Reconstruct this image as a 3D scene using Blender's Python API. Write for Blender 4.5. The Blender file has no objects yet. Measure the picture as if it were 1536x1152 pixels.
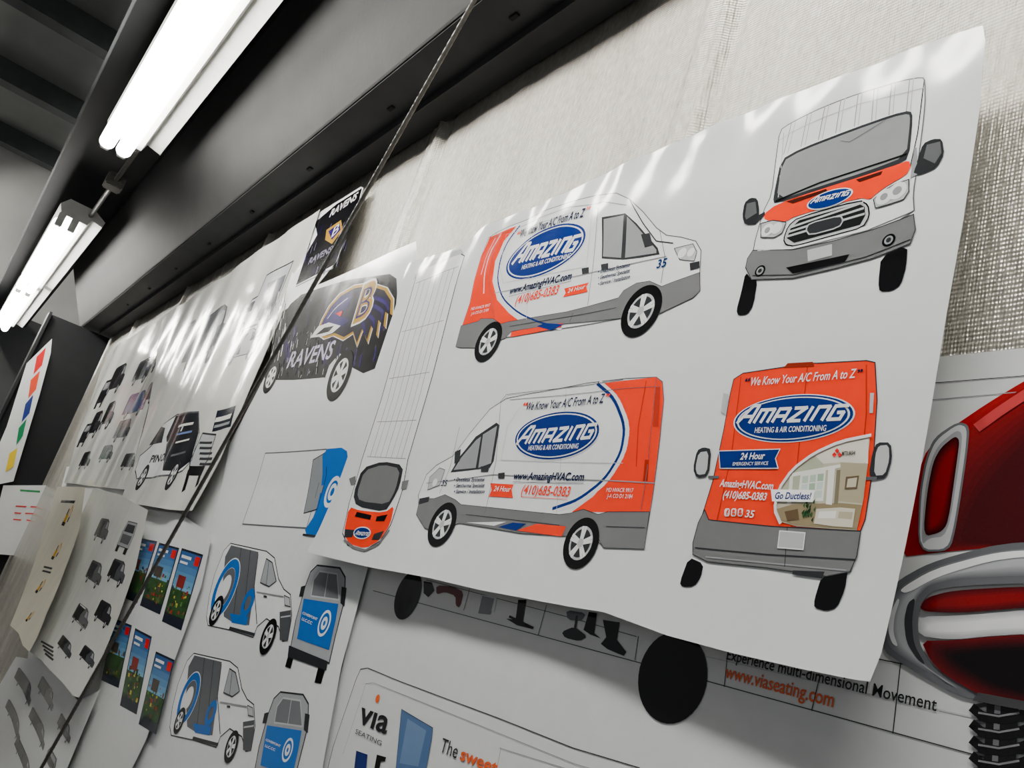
import bpy, bmesh, math, random
from mathutils import Vector, Matrix
from mathutils.geometry import tessellate_polygon
random.seed(3)
scene=bpy.context.scene
COL=scene.collection
CZ=1.55
D=0.9
F=1250.0
# ---------- camera orientation (world basis) ----------
cx=Vector((0.5816,0.7644,0.2779)).normalized()
cf=Vector((-0.8096,0.5111,0.2883)); cf=(cf-cx*cf.dot(cx)).normalized()
cyd=cf.cross(cx)            # camera down axis
cam=bpy.data.cameras.new("camera"); camo=bpy.data.objects.new("camera",cam); COL.objects.link(camo)
cam.sensor_width=36; cam.lens=F/1536*36; cam.clip_start=0.02; cam.clip_end=100
M=Matrix((( cx.x,-cyd.x,-cf.x,0),(cx.y,-cyd.y,-cf.y,0),(cx.z,-cyd.z,-cf.z,CZ),(0,0,0,1)))
camo.matrix_world=M
scene.camera=camo
def ray(px,py):
    return cx*((px-768)/F)+cyd*((py-576)/F)+cf
def hitY(px,py,Y):
    d=ray(px,py); t=Y/d.y; return d.x*t,d.z*t
def hitX(px,py,X):
    d=ray(px,py); t=X/d.x; return Vector((X,d.y*t,d.z*t+CZ))
def hitZ(px,py,Z):
    d=ray(px,py); t=Z/d.z; return Vector((d.x*t,d.y*t,Z+CZ))

# ---------- materials ----------
def lin(c): return tuple((x/12.92 if x<=0.04045 else ((x+0.055)/1.055)**2.4) for x in [v/255 for v in c])
MATS={}
def nmat(name,rgb,rough=0.5,metal=0,nscale=30,namt=0.06,bump=0.0,bscale=60,coat=0,spec=0.5,emit=0):
    if name in MATS: return MATS[name]
    m=bpy.data.materials.new(name); m.use_nodes=True; nt=m.node_tree
    b=nt.nodes["Principled BSDF"]; c=lin(rgb)
    tc=nt.nodes.new("ShaderNodeTexCoord"); nz=nt.nodes.new("ShaderNodeTexNoise"); nz.inputs["Scale"].default_value=nscale
    nz.inputs["Detail"].default_value=3
    nt.links.new(tc.outputs["Object"],nz.inputs["Vector"])
    cr=nt.nodes.new("ShaderNodeValToRGB")
    cr.color_ramp.elements[0].position=0.3; cr.color_ramp.elements[1].position=0.7
    cr.color_ramp.elements[0].color=tuple(max(0,x*(1-namt)) for x in c)+(1,)
    cr.color_ramp.elements[1].color=tuple(min(1,x*(1+namt)) for x in c)+(1,)
    nt.links.new(nz.outputs["Fac"],cr.inputs["Fac"]); nt.links.new(cr.outputs["Color"],b.inputs["Base Color"])
    b.inputs["Roughness"].default_value=rough; b.inputs["Metallic"].default_value=metal
    b.inputs["Specular IOR Level"].default_value=spec
    b.inputs["Coat Weight"].default_value=coat; b.inputs["Coat Roughness"].default_value=0.12
    if emit: 
        b.inputs["Emission Color"].default_value=(1,0.975,0.915,1); b.inputs["Emission Strength"].default_value=emit
    if bump:
        n2=nt.nodes.new("ShaderNodeTexNoise"); n2.inputs["Scale"].default_value=bscale; n2.inputs["Detail"].default_value=2
        nt.links.new(tc.outputs["Object"],n2.inputs["Vector"])
        bp=nt.nodes.new("ShaderNodeBump"); bp.inputs["Strength"].default_value=bump; bp.inputs["Distance"].default_value=0.01
        nt.links.new(n2.outputs["Fac"],bp.inputs["Height"]); nt.links.new(bp.outputs["Normal"],b.inputs["Normal"])
    MATS[name]=m; return m
RG=.12
def ink(rgb):
    return nmat("ink_%d_%d_%d"%rgb,rgb,rough=RG,namt=0.03,bump=0.10,bscale=8,spec=.26 if sum(rgb)<200 else .36)
PAPER=nmat("paper_gloss",(214,217,218),rough=RG,namt=0.015,bump=0.10,bscale=8,spec=.42)
PAPER2=nmat("paper_old",(196,197,191),rough=0.12,namt=0.04,nscale=4,bump=0.28,bscale=6,spec=.45)
PAPER3=nmat("paper_matte",(205,207,207),rough=0.36,namt=0.02,bump=0.15,bscale=6)
PAPER4=nmat("paper_yellowed",(190,186,168),rough=0.25,namt=0.06,nscale=4,bump=0.3,bscale=5)
STEEL=nmat("steel_dark_paint",(35,35,35),rough=0.62,namt=0.16,nscale=6,bump=0.05,spec=.14)
STEELD=nmat("steel_darker",(26,27,29),rough=0.6,namt=0.15,nscale=5,spec=.15)
STEELB=nmat("beam_underside_paint",(56,57,60),rough=0.6,namt=0.15,nscale=5,spec=.2)
STEELP=nmat("purlin_paint",(74,76,77),rough=0.6,namt=0.15,nscale=5,spec=.2)
WHITEM=nmat("white_enamel",(206,206,202),rough=0.35)
GALV=nmat("cable_steel",(84,82,78),rough=0.42,metal=0.6,namt=0.25,nscale=90)
TUBE=nmat("tube_glow",(255,255,250),rough=0.5,emit=46)

ORG=(230,46,5); NAVY=(4,36,108); DNAVY=(10,22,58); BLK=(6,6,8); GRY=(106,107,108); LGR=(176,178,181)
WHT=(223,225,226); DGR=(42,44,47); OUT=(88,90,94); MGR=(136,138,141)

# ---------- sheets ----------
class Sheet:
    def __init__(s,Y0,disp,cell=0.03):
        s.Y0=Y0; s.d=disp; s.cell=cell
    def P(s,px,py):
        Y=s.Y0
        for _ in range(10):
            X,Z=hitY(px,py,Y); Y=0.5*Y+0.5*(s.Y0-s.d(X,Z))
        return X,Z
    def n(s,X,Z):
        e=0.002
        dx=(s.d(X+e,Z)-s.d(X-e,Z))/(2*e); dz=(s.d(X,Z+e)-s.d(X,Z-e))/(2*e)
        return Vector((-dx,-1,-dz)).normalized()
def chaikin(p,closed=True):
    o=[]; n=len(p)
    if not closed: o.append(p[0])
    for i in range(n if closed else n-1):
        a=p[i]; b=p[(i+1)%n]
        o.append((a[0]*.8+b[0]*.2,a[1]*.8+b[1]*.2)); o.append((a[0]*.2+b[0]*.8,a[1]*.2+b[1]*.8))
    if not closed: o.append(p[-1])
    return o
TCACHE={}
def text_geo(s,shear,bold):
    k=(s,shear,bold)
    if k in TCACHE: return TCACHE[k]
    c=bpy.data.curves.new("t","FONT"); c.body=s; c.shear=shear; c.offset=bold; c.resolution_u=3
    o=bpy.data.objects.new("t",c); COL.objects.link(o)
    dg=bpy.context.evaluated_depsgraph_get(); dg.update()
    me=bpy.data.meshes.new_from_object(o.evaluated_get(dg)); me.calc_loop_triangles()
    V=[(v.co.x,v.co.y) for v in me.vertices]; T=[tuple(t.vertices) for t in me.loop_triangles]
    bpy.data.objects.remove(o); bpy.data.curves.remove(c); bpy.data.meshes.remove(me)
    TCACHE[k]=(V,T); return V,T

def build(sheet,name,V,T,mats,org,tmat):
    bm=bmesh.new(); vs=[bm.verts.new((v[0],-v[1],v[2])) for v in V]
    for t,mi in zip(T,tmat):
        a,b,c=t
        if len({a,b,c})<3: continue
        A,B,C=V[a],V[b],V[c]
        ar=(B[0]-A[0])*(C[2]-A[2])-(B[2]-A[2])*(C[0]-A[0])
        if abs(ar)<1e-10: continue
        try: f=bm.faces.new((vs[a],vs[b],vs[c]) if ar>0 else (vs[a],vs[c],vs[b]))
        except ValueError: continue
        f.material_index=mi
    xs=[v[0] for v in V]; zs=[v[2] for v in V]; c=sheet.cell
    for ax,lo,hi in ((0,min(xs),max(xs)),(2,min(zs),max(zs))):
        k=math.ceil(lo/c)
        while k*c<hi:
            co=Vector((0,0,0)); co[ax]=k*c; no=Vector((0,0,0)); no[ax]=1
            bmesh.ops.bisect_plane(bm,geom=bm.verts[:]+bm.edges[:]+bm.faces[:],dist=1e-6,plane_co=co,plane_no=no)
            k+=1
    bmesh.ops.triangulate(bm,faces=bm.faces[:])
    lv=[v for v in bm.verts if not v.link_faces]
    bmesh.ops.delete(bm,geom=lv,context='VERTS')
    ns=[]
    for v in bm.verts:
        X,L,Z=v.co.x,-v.co.y,v.co.z
        n=sheet.n(X,Z)
        v.co=Vector((X,sheet.Y0-sheet.d(X,Z)-L,Z+CZ))-org
        ns.append(n)
    for f in bm.faces: f.smooth=True
    me=bpy.data.meshes.new(name); bm.to_mesh(me); bm.free()
    me.normals_split_custom_set_from_vertices(ns)
    for m in mats: me.materials.append(m)
    o=bpy.data.objects.new(name,me); COL.objects.link(o)
    return o

def make_sheet(sheet,pts,label,mat,name="poster",cat="poster",group=None,sm=0):
    p=[tuple(q) for q in pts]
    for _ in range(sm): p=chaikin(p)
    q=[sheet.P(*a) for a in p]
    X=sum(a[0] for a in q)/len(q); Z=sum(a[1] for a in q)/len(q)
    org=Vector((X,sheet.Y0,Z+CZ))
    tr=tessellate_polygon([[Vector((a[0],a[1],0)) for a in q]])
    V=[(a[0],0,a[1]) for a in q]
    o=build(sheet,name,V,tr,[mat],org,[0]*len(tr))
    o.location=org; o["label"]=label; o["category"]=cat
    if group: o["group"]=group
    sheet.obj=o; sheet.org=org
    return o

BASE=0.0004; STEP=0.00022
LOGO=[("A",1.05,[[(0,0),(.42,.86),(.55,1),(.95,1),(.95,0)],[(.22,.36),(.95,.36)]]),
("M",1.1,[[(0,0),(0,.72),(1.0,.72),(1.0,0)],[(.5,.72),(.5,0)]]),
("A",.85,[[(0,0),(0,.72),(.75,.72),(.75,0)],[(0,.3),(.75,.3)]]),
("Z",.9,[[(0,.72),(.78,.72),(0,0),(.8,0)]]),("I",.18,[[(0,0),(0,.72)]]),
("N",.82,[[(0,0),(0,.72),(.72,.72),(.72,0)]]),("G",.8,[[(.78,.72),(0,.72),(0,0),(.76,0),(.76,.36),(.4,.36)]])]
class Art:
    def __init__(s,sheet,name="printed_picture",label=None):
        s.s=sheet; s.name=name; s.V=[]; s.T=[]; s.m=[]; s.mats=[]; s.label=label; s.mi={}
    def _add(s,pts,tris,col,L):
        if col not in s.mi: s.mi[col]=len(s.mats); s.mats.append(ink(col))
        b=len(s.V); k=BASE+L*STEP
        s.V+= [(p[0],k,p[1]) for p in pts]
        for t in tris: s.T.append((t[0]+b,t[1]+b,t[2]+b)); s.m.append(s.mi[col])
    def wpoly(s,q,col,L):
        tr=tessellate_polygon([[Vector((a[0],a[1],0)) for a in q]]); s._add(q,tr,col,L)
    def poly(s,pts,col,L=0,sm=0,out=None,ow=0.0012):
        p=[tuple(a) for a in pts]
        for _ in range(sm): p=chaikin(p)
        q=[s.s.P(*a) for a in p]
        s.wpoly(q,col,L)
        if out: s.wline(q+[q[0]],out,L+1,ow)
    def blend(s,pa,pb,ca,cb,L,n=6,sm=2):
        "soft printed tone: nested outlines from pa (outer) to pb (inner)"
        for i in range(n):
            t=i/(n-1); c=tuple(int(round(ca[k]*(1-t)+cb[k]*t)) for k in range(3))
            s.poly([(a[0]*(1-t)+b[0]*t,a[1]*(1-t)+b[1]*t) for a,b in zip(pa,pb)],c,L+i*.5,sm=sm)
    def wline(s,q,col,L,w):
        for a,b in zip(q[:-1],q[1:]):
            dx,dz=b[0]-a[0],b[1]-a[1]; l=math.hypot(dx,dz)
            if l<1e-6: continue
            ux,uz=dx/l,dz/l; nx,nz=-uz*w/2,ux*w/2; ex,ez=ux*w*.3,uz*w*.3
            s._add([(a[0]+nx-ex,a[1]+nz-ez),(a[0]-nx-ex,a[1]-nz-ez),(b[0]-nx+ex,b[1]-nz+ez),(b[0]+nx+ex,b[1]+nz+ez)],[(0,1,2),(0,2,3)],col,L)
    def line(s,pts,col=OUT,w=0.0012,L=3,sm=0):
        p=list(pts)
        for _ in range(sm): p=chaikin(p,False)
        s.wline([s.s.P(*a) for a in p],col,L,w)
    def wcirc(s,c,rx,rz,col,L,rot=0,n=36,r0=0):
        pts=[]; 
        for i in range(n):
            a=2*math.pi*i/n; x=rx*math.cos(a); z=rz*math.sin(a)
            pts.append((c[0]+x*math.cos(rot)-z*math.sin(rot),c[1]+x*math.sin(rot)+z*math.cos(rot)))
        if r0:
            inn=[(c[0]+(p[0]-c[0])*r0,c[1]+(p[1]-c[1])*r0) for p in pts]
            T=[]
            for i in range(n):
                j=(i+1)%n; T+= [(i,j,n+j),(i,n+j,n+i)]
            s._add(pts+inn,T,col,L)
        else: s.wpoly(pts,col,L)
    def circ(s,cx_,cy_,ry,col,L,r0=0,asp=1):
        c=s.s.P(cx_,cy_); t=s.s.P(cx_,cy_-ry); r=abs(t[1]-c[1]); s.wcirc(c,r*asp,r,col,L,r0=r0); return c,r
    def ell(s,l,r,t,b,col,L,k=1.0):
        A=s.s.P(*l);B=s.s.P(*r);T=s.s.P(*t);Bo=s.s.P(*b)
        c=((A[0]+B[0])/2,(T[1]+Bo[1])/2); s.wcirc(c,math.hypot(B[0]-A[0],B[1]-A[1])/2*k,abs(T[1]-Bo[1])/2*(k if k==1 else 1-(1-k)*1.6),col,L,rot=0,n=48)
    def frame(s,pl,pr,h):
        A=s.s.P(*pl);B=s.s.P(*pr);H=s.s.P(pl[0],pl[1]-h)
        hh=abs(H[1]-A[1]); ux,uz=(B[0]-A[0]),(B[1]-A[1]); l=math.hypot(ux,uz)
        return A,ux/l,uz/l,l,hh
    def text(s,t,pl,pr,h,col,L=4,shear=0,bold=0):
        V,T=text_geo(t,shear,bold)
        if not V: return
        A,ex,ez,l,hh=s.frame(pl,pr,h)
        x0=min(v[0] for v in V);x1=max(v[0] for v in V);y1=max(v[1] for v in V)
        sx=l/(x1-x0); sy=hh/y1
        s._add([(A[0]+(v[0]-x0)*sx*ex-v[1]*sy*ez,A[1]+(v[0]-x0)*sx*ez+v[1]*sy*ex) for v in V],T,col,L)
    def logo(s,pl,pr,h,col,L):
        A,ex,ez,l,hh=s.frame(pl,pr,h)
        gap=.27; tot=sum(x[1] for x in LOGO)+gap*6+.2; k=l/(tot+.25); x=0
        for _,w,st in LOGO:
            for p in st:
                q=[]
                for (u,v) in p:
                    lx=(x+u)*k+v*hh*.42; lz=(v*.86+.07)*hh
                    q.append((A[0]+lx*ex-lz*ez,A[1]+lx*ez+lz*ex))
                s.wline(q,col,L,hh*.165)
            x+=w+gap
    def wheel(s,x,y,ry,L=2,rim=LGR,sp=5):
        c,r=s.circ(x,y,ry,BLK,L); s.wcirc(c,r*.66,r*.66,rim,L+1); s.wcirc(c,r*.56,r*.56,DGR,L+2)
        for i in range(sp):
            a=2*math.pi*i/sp+.3
            for da in(-.13,.13):
                s.wline([(c[0]+math.cos(a+da*2)*r*.12,c[1]+math.sin(a+da*2)*r*.12),(c[0]+math.cos(a+da)*r*.62,c[1]+math.sin(a+da)*r*.62)],WHT if rim!=DGR else LGR,L+3,r*.13)
        s.wcirc(c,r*.17,r*.17,rim,L+4)
    def mini(s,x,y,w,h,c=WHT,c2=DGR,kind=0,flip=1):
        "small van/truck drawing laid out in the sheet's own metres; centre pixel x,y, pixel half sizes w,h"
        C=s.s.P(x,y); R=s.s.P(x+w,y+w*(y-697)/(x+130)); T=s.s.P(x,y-h)
        sx=abs(R[0]-C[0])*flip; sz=abs(T[1]-C[1])
        def q(L): return [(C[0]+u*sx,C[1]+v*sz) for u,v in L]
        def pl(L,c,z,o=False):
            p=q(L); s.wpoly(p,c,z)
            if o: s.wline(p+[p[0]],DGR,z+1,sz*.04)
        if kind==0: body=[(-1,-.5),(-1,.55),(-.9,.7),(.25,.75),(.5,.6),(.72,.12),(.95,.02),(1,-.2),(1,-.5)]; win=[(.28,.6),(.45,.55),(.64,.15),(.3,.15)]
        elif kind==1: body=[(-.7,-.6),(-.72,.2),(-.55,.85),(.55,.85),(.72,.2),(.7,-.6)]; win=[(-.45,.7),(.45,.7),(.55,.25),(-.55,.25)]
        else: body=[(-1,-.5),(-1,.9),(.35,.9),(.35,.35),(.7,.35),(.85,0),(1,-.05),(1,-.5)]; win=[(.4,.25),(.66,.25),(.78,-.02),(.4,-.02)]
        pl(body,c,0,True); pl(win,DGR if c[0]>120 else MGR,2)
        if c2: pl([(-.95,-.4),(-.9,.6),(.0,.6),(-.2,.1),(-.1,-.4)] if kind!=1 else [(-.5,-.4),(-.55,.1),(.55,.1),(.5,-.4)],c2,2)
        if kind!=1:
            for u in(-.6,.65):
                cc=q([(u,-.55)])[0]; s.wcirc(cc,sz*.3,sz*.3,BLK,3); s.wcirc(cc,sz*.15,sz*.15,LGR,4)
        else:
            for u in(-.5,.5): pl([(u-.16,-.6),(u+.16,-.6),(u+.16,-.95),(u-.16,-.95)],BLK,1)
    def done(s):
        o=build(s.s,s.name,s.V,s.T,s.mats,s.s.org,s.m); o.parent=s.s.obj
        if s.label:o["label"]=s.label
        return o
sn=math.sin
# ============ MAIN POSTER ============
def dmain(X,Z):
    v=.0028*sn(7*X+1.2*Z+.6)+.0012*sn(4*X-5*Z+1.2)+.0010*sn(19*X+3*Z)+.028*Z
    tp=max(0,min(1.2,(Z-.70)/.27)); v+=.0030*tp*tp*sn(29*X+4*Z)+.0022*tp*tp*sn(53*X-20*Z)+.002*tp*tp
    v+=.0016*tp*sn(9*X+38*Z)
    b=max(0,(.30-Z)/.25); v+=.016*min(b,1.2)**2
    r=max(0,(X+.72)/.2); v+=.008*min(r,1.3)**2
    return v
SM=Sheet(.866,dmain,.018)
make_sheet(SM,[(1474,38),(1478,60),(1470,160),(1445,330),(1420,470),(1392,640),(1370,760),(1345,880),(1322,980),(1305,1022),(1285,1020),(1200,1003),(1100,980),(1000,953),(905,918),(860,911),(790,898),(720,885),(640,866),(560,852),(500,838),(460,828),(478,795),(520,690),(560,560),(590,470),(612,396),(640,386),(690,372),(722,342),(780,318),(840,292),(905,262),(985,226),(1060,193),(1150,156),(1250,118),(1350,80),(1440,48)],
  "large glossy white print sheet of orange and white van drawings",PAPER)
KS=(1,.975,.93,.90)
def oval(a,l,r,t,b,lg,hl,sub):
    for k,c in zip(KS,(WHT,NAVY,WHT,NAVY)): a.ell(l,r,t,b,c,2+KS.index(k),k)
    a.logo(lg[0],lg[1],hl,WHT,7)
    a.text("HEATING & AIR CONDITIONING",sub[0],sub[1],sub[2],WHT,7,0,.012)
# van side, facing right
a=Art(SM,"van_drawing","side view drawing of a white van with orange rear")
body=[(690,522),(694,488),(705,455),(712,420),(722,385),(733,357),(745,349),(800,325),(850,305),(895,293),(925,290),(945,299),(965,318),(985,342),(1000,353),(1022,356),(1044,362),(1052,376),(1050,410),(1050,436),(1040,447),(1004,462),(985,450),(965,440),(940,465),(930,478),(850,492),(762,506),(748,505),(733,500),(712,522)]
a.poly(body,WHT,0,out=OUT,ow=.0018)
a.poly([(735,356),(776,339),(756,362),(743,392),(739,422),(746,450),(764,470),(780,482),(752,490),(740,484),(694,489),(705,455),(712,420),(722,385)],ORG,1)
a.line([(752,351),(735,380),(727,410),(726,440)],WHT,.003,2,sm=1); a.line([(744,356),(730,384),(722,412)],WHT,.0016,2,sm=1)
a.line([(778,339),(760,362),(748,388),(743,420),(751,448),(775,470),(810,485),(842,491)],WHT,.012,1.6,sm=2)
a.line([(780,339),(762,362),(751,388),(746,420),(754,448),(778,470),(812,485),(842,490)],NAVY,.0038,2,sm=2)
a.poly([(690,522),(684,520),(692,489),(718,482),(722,478),(740,478),(752,486),(762,483),(850,468),(928,447),(936,436),(955,425),(975,422),(993,430),(1008,424),(1050,409),(1051,436),(1040,447),(1004,464),(992,470),(930,478),(850,486),(768,497),(758,508),(712,522)],GRY,2,out=DGR,ow=.001)
a.poly([(768,498),(845,485),(842,491),(800,500),(766,506)],ORG,4); a.poly([(806,490),(818,485),(846,487),(828,496)],NAVY,5)
a.line([(860,470),(855,484)],DGR,.001,4); a.line([(765,490),(925,462)],DGR,.001,4)
a.wheel(733,513,28,4); a.wheel(962,467,36,4)
a.poly([(903,326),(938,320),(955,335),(972,355),(987,372),(990,382),(962,387),(935,390),(903,388)],DGR,1); a.poly([(906,329),(936,323),(932,387),(905,385)],MGR,2); a.poly([(941,325),(953,337),(970,357),(985,375),(985,380),(938,387)],MGR,2)
a.poly([(962,352),(975,350),(980,368),(968,372)],DGR,4)
a.line([(898,312),(890,400),(882,458)]); a.line([(990,345),(998,385),(992,425)]); a.line([(745,349),(733,420),(742,478)]); a.line([(742,440),(893,408),(1000,385)],MGR,.0018)
a.line([(733,360),(800,332),(850,312),(905,303),(940,308)],OUT,.001); a.line([(760,352),(890,310),(880,400),(755,425),(750,400),(760,352)],LGR,.001)
a.line([(800,330),(795,415),(790,480)],LGR,.001)
a.line([(945,300),(965,335),(985,362),(1010,365)],DGR,.002)
a.poly([(1012,373),(1040,366),(1046,378),(1042,392),(1020,390)],LGR,2,out=DGR,ow=.0012); a.circ(1024,380,7,WHT,4); a.circ(1037,379,6,WHT,4)
a.poly([(1035,395),(1050,392),(1050,402),(1036,406)],DGR,3)
a.poly([(873,403),(884,401),(884,410),(874,412)],DGR,4); a.poly([(902,397),(913,395),(913,404),(903,406)],DGR,4)
oval(a,(764,384),(876,370),(822,341),(818,413),((769,398),(866,376)),26,((783,405),(856,387),6))
a.text("We Know Your A/C From A to Z",(780,357),(876,325),11,DNAVY,6,.12,.02)
a.text("\u201c",(775,359),(780,357),10,ORG,5,0,.03); a.text("\u201d",(878,322),(884,320),10,ORG,4,0,.03)
a.text("www.AmazingHVAC.com",(764,442),(857,419),10,DNAVY,4,.1,.025); a.line([(764,445),(857,422)],DNAVY,.001,4)
a.text("(410)685-0383",(773,457),(837,441),12,ORG,4,.1,.015)
a.poly([(847,433),(884,424),(880,430),(882,438),(845,446),(849,440)],ORG,3); a.text("24 Hour",(852,440),(878,433),6,WHT,5,.1,.01)
for i,t in enumerate(["\u2022 Ductless Systems","\u2022 Geothermal Specialist","\u2022 Service / Installation"]): a.text(t,(897,411+i*9),(945,400+i*9),5.5,DNAVY,4,0,.02)
a.text("35",(985,403),(999,400),12,(10,40,96),4,0,.02)
a.text("MD HVACR 9917",(707,466),(735,460),4,WHT,4); a.text("J-A CO D1 2184",(707,473),(733,467),4,WHT,4)
a.done()
# van side facing left
a=Art(SM,"van_drawing","side view drawing of a white van with orange rear")
a.poly([(628,768),(628,742),(640,712),(655,698),(680,684),(705,650),(735,614),(760,598),(800,590),(880,575),(940,568),(985,566),(994,573),(996,600),(990,660),(980,740),(970,800),(966,822),(905,820),(880,795),(855,803),(780,798),(690,782),(665,780),(640,790)],WHT,0,out=OUT,ow=.0018)
a.poly([(906,575),(985,566),(994,573),(996,600),(990,660),(980,740),(975,770),(880,768),(858,768),(890,745),(918,712),(937,672),(940,630),(925,595)],ORG,1)
a.line([(900,576),(925,598),(942,640),(936,680),(910,722),(870,752),(832,764)],WHT,.012,1.6,sm=2)
a.line([(897,576),(922,598),(938,640),(932,680),(907,720),(868,750),(830,763)],NAVY,.006,2,sm=2)
a.poly([(625,772),(630,748),(652,748),(668,742),(684,750),(692,757),(760,764),(840,772),(856,770),(876,764),(898,772),(912,768),(975,768),(967,824),(906,822),(897,806),(842,804),(780,800),(690,785),(650,796),(638,793)],GRY,2,out=DGR,ow=.001)
a.poly([(776,796),(806,786),(850,790),(843,805)],ORG,4); a.poly([(748,791),(770,784),(790,786),(775,796)],NAVY,4); a.poly([(700,784),(760,783),(742,789)],WHT,4)
a.line([(700,772),(840,788)],DGR,.001,4); a.line([(910,790),(968,792)],DGR,.001,4)
a.wheel(664,787,34,4); a.wheel(872,815,39,4)
a.poly([(676,709),(690,685),(714,655),(745,634),(750,638),(741,692),(735,702)],DGR,1); a.poly([(681,705),(692,687),(715,660),(722,655),(714,702)],MGR,2); a.poly([(725,652),(746,639),(737,695),(718,702)],MGR,2)
a.poly([(683,678),(692,674),(690,692),(682,696)],DGR,4)
a.line([(752,602),(745,690),(728,770)]); a.line([(690,640),(676,700),(660,740)]); a.line([(752,602),(760,592),(935,570)]); a.line([(985,568),(972,700),(962,765)]); a.line([(640,725),(740,712),(930,722),(982,725)],MGR,.0018)
a.line([(850,584),(842,690),(835,770)],LGR,.001)
a.line([(780,612),(762,640),(752,690),(935,695)],LGR,.001); a.line([(765,600),(938,583),(990,580)],OUT,.001)
a.poly([(642,735),(645,716),(660,702),(668,705),(660,728)],LGR,2,out=DGR,ow=.0012); a.circ(653,724,6,WHT,4); a.poly([(630,748),(645,745),(643,753),(629,757)],DGR,3)
a.line([(970,572),(958,640),(955,700)],(170,36,12),.0014,3); a.poly([(983,580),(991,580),(988,640),(980,640)],(176,40,18),3)
a.poly([(968,690),(974,690),(972,722),(965,722)],(150,30,14),3)
a.poly([(722,700),(735,699),(733,708),(722,708)],DGR,4);a.poly([(748,710),(758,709),(757,718),(748,718)],DGR,4)
oval(a,(772,658),(901,648),(838,617),(836,691),((776,668),(893,658)),27,((793,676),(868,673),7))
a.text("We Know Your A/C From A to Z",(789,616),(906,604),12,DNAVY,4,.15,.01)
a.text("\u201c",(783,616),(789,616),12,ORG,4,0,.03); a.text("\u201d",(907,603),(913,603),12,ORG,4,0,.03)
a.text("www.AmazingHVAC.com",(770,719),(876,721),11,DNAVY,4,.1,.025); a.line([(770,723),(876,725)],DNAVY,.001,4)
a.text("(410)685-0383",(782,741),(854,745),14,ORG,4,.08,.012); a.line([(782,745),(852,749)],ORG,.001,4)
a.poly([(736,725),(771,727),(768,735),(770,747),(734,745),(738,735)],ORG,3); a.text("24 Hour",(741,737),(766,738),8,WHT,5,.1,.01)
for i,t in enumerate(["\u2022 Ductless Systems","\u2022 Geothermal Specialist","\u2022 Service / Installation"]): a.text(t,(681,722+i*9),(727,722+i*9),5.5,DNAVY,4,0,.02)
a.text("35",(662,729),(670,729),9,DNAVY,4,.1,.01)
a.text("MD HVACR 9917",(910,738),(950,739),6,WHT,4); a.text("J-A CO D1 2184",(911,747),(949,748),6,WHT,4)
a.done()
# front view
a=Art(SM,"van_drawing","front view drawing of a white van with orange bonnet")
a.poly([(1130,372),(1145,318),(1158,292),(1164,240),(1170,196),(1186,185),(1230,163),(1290,140),(1350,122),(1384,116),(1388,122),(1388,160),(1378,240),(1370,290),(1372,322),(1250,370),(1130,400)],WHT,0,sm=1,out=OUT,ow=.0018)
for x0,y0,x1,y1 in((1188,184,1176,232),(1212,172,1202,220),(1238,160,1228,210),(1262,150,1254,200),(1288,141,1282,190),(1312,133,1308,182),(1338,126,1334,173),(1365,120,1360,168)):
    a.line([(x0,y0),(x1,y1)],MGR,.0014,2); a.line([(x0+6,y0-2),(x1+6,y1-2)],LGR,.0014,2)
a.line([(1168,212),(1186,200),(1290,156),(1387,132)],LGR,.0012,2)
a.line([(1387,120),(1377,200),(1366,250)],DGR,.0016,2)
a.line([(1176,200),(1168,296)],LGR,.0016,2)
a.poly([(1172,240),(1200,224),(1280,193),(1340,172),(1366,166),(1370,176),(1364,238),(1345,248),(1300,263),(1230,285),(1162,307),(1160,298)],DGR,2,sm=1); a.poly([(1174,243),(1202,227),(1280,197),(1340,176),(1364,171),(1366,180),(1360,235),(1300,258),(1230,280),(1165,302)],(128,130,132),3,sm=1)
a.line([(1165,302),(1230,275),(1300,252),(1360,232)],BLK,.003,5)
a.line([(1262,212),(1275,214),(1330,180)],OUT,.001,5)
a.poly([(1146,322),(1165,307),(1230,285),(1300,263),(1345,248),(1364,241),(1367,250),(1360,263),(1335,277),(1316,290),(1306,300),(1290,297),(1192,325),(1180,333),(1148,331)],ORG,3,sm=1)
a.poly([(1180,303),(1240,284),(1242,288),(1190,306)],(60,22,14),4); a.poly([(1285,270),(1325,257),(1322,263),(1290,274)],(60,22,14),4)
a.ell((1212,305),(1280,290),(1247,286),(1244,312),WHT,5); a.ell((1212,305),(1280,290),(1247,286),(1244,312),NAVY,6,.93); a.logo((1217,307),(1276,293),9,WHT,7)
a.poly([(1176,360),(1183,340),(1198,327),(1290,301),(1303,308),(1305,325),(1295,342),(1250,354),(1192,370),(1180,368)],LGR,4,sm=1,out=BLK,ow=.002)
a.poly([(1181,358),(1187,343),(1200,331),(1288,306),(1298,311),(1299,324),(1291,338),(1192,365)],(24,25,27),5)
for f in (.2,.45,.7): a.line([(1187-6*f,337+26*f),(1294+4*f,304+34*f-6)],LGR,.0035,6)
a.poly([(1215,336),(1262,324),(1266,332),(1260,342),(1216,354),(1210,346)],DGR,7,sm=1,out=LGR,ow=.002)
a.poly([(1311,300),(1325,287),(1345,276),(1364,270),(1364,288),(1356,300),(1335,307),(1314,313)],LGR,4,out=DGR,ow=.0014); a.circ(1327,296,11,WHT,6); a.circ(1347,287,12,WHT,6); a.circ(1347,287,6,MGR,7); a.circ(1327,296,5,MGR,7)
a.poly([(1142,336),(1160,331),(1180,334),(1174,350),(1162,357),(1142,357)],LGR,4,out=DGR,ow=.0014); a.circ(1152,346,9,WHT,6); a.circ(1166,343,8,WHT,6); a.circ(1152,346,4,MGR,7)
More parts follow.
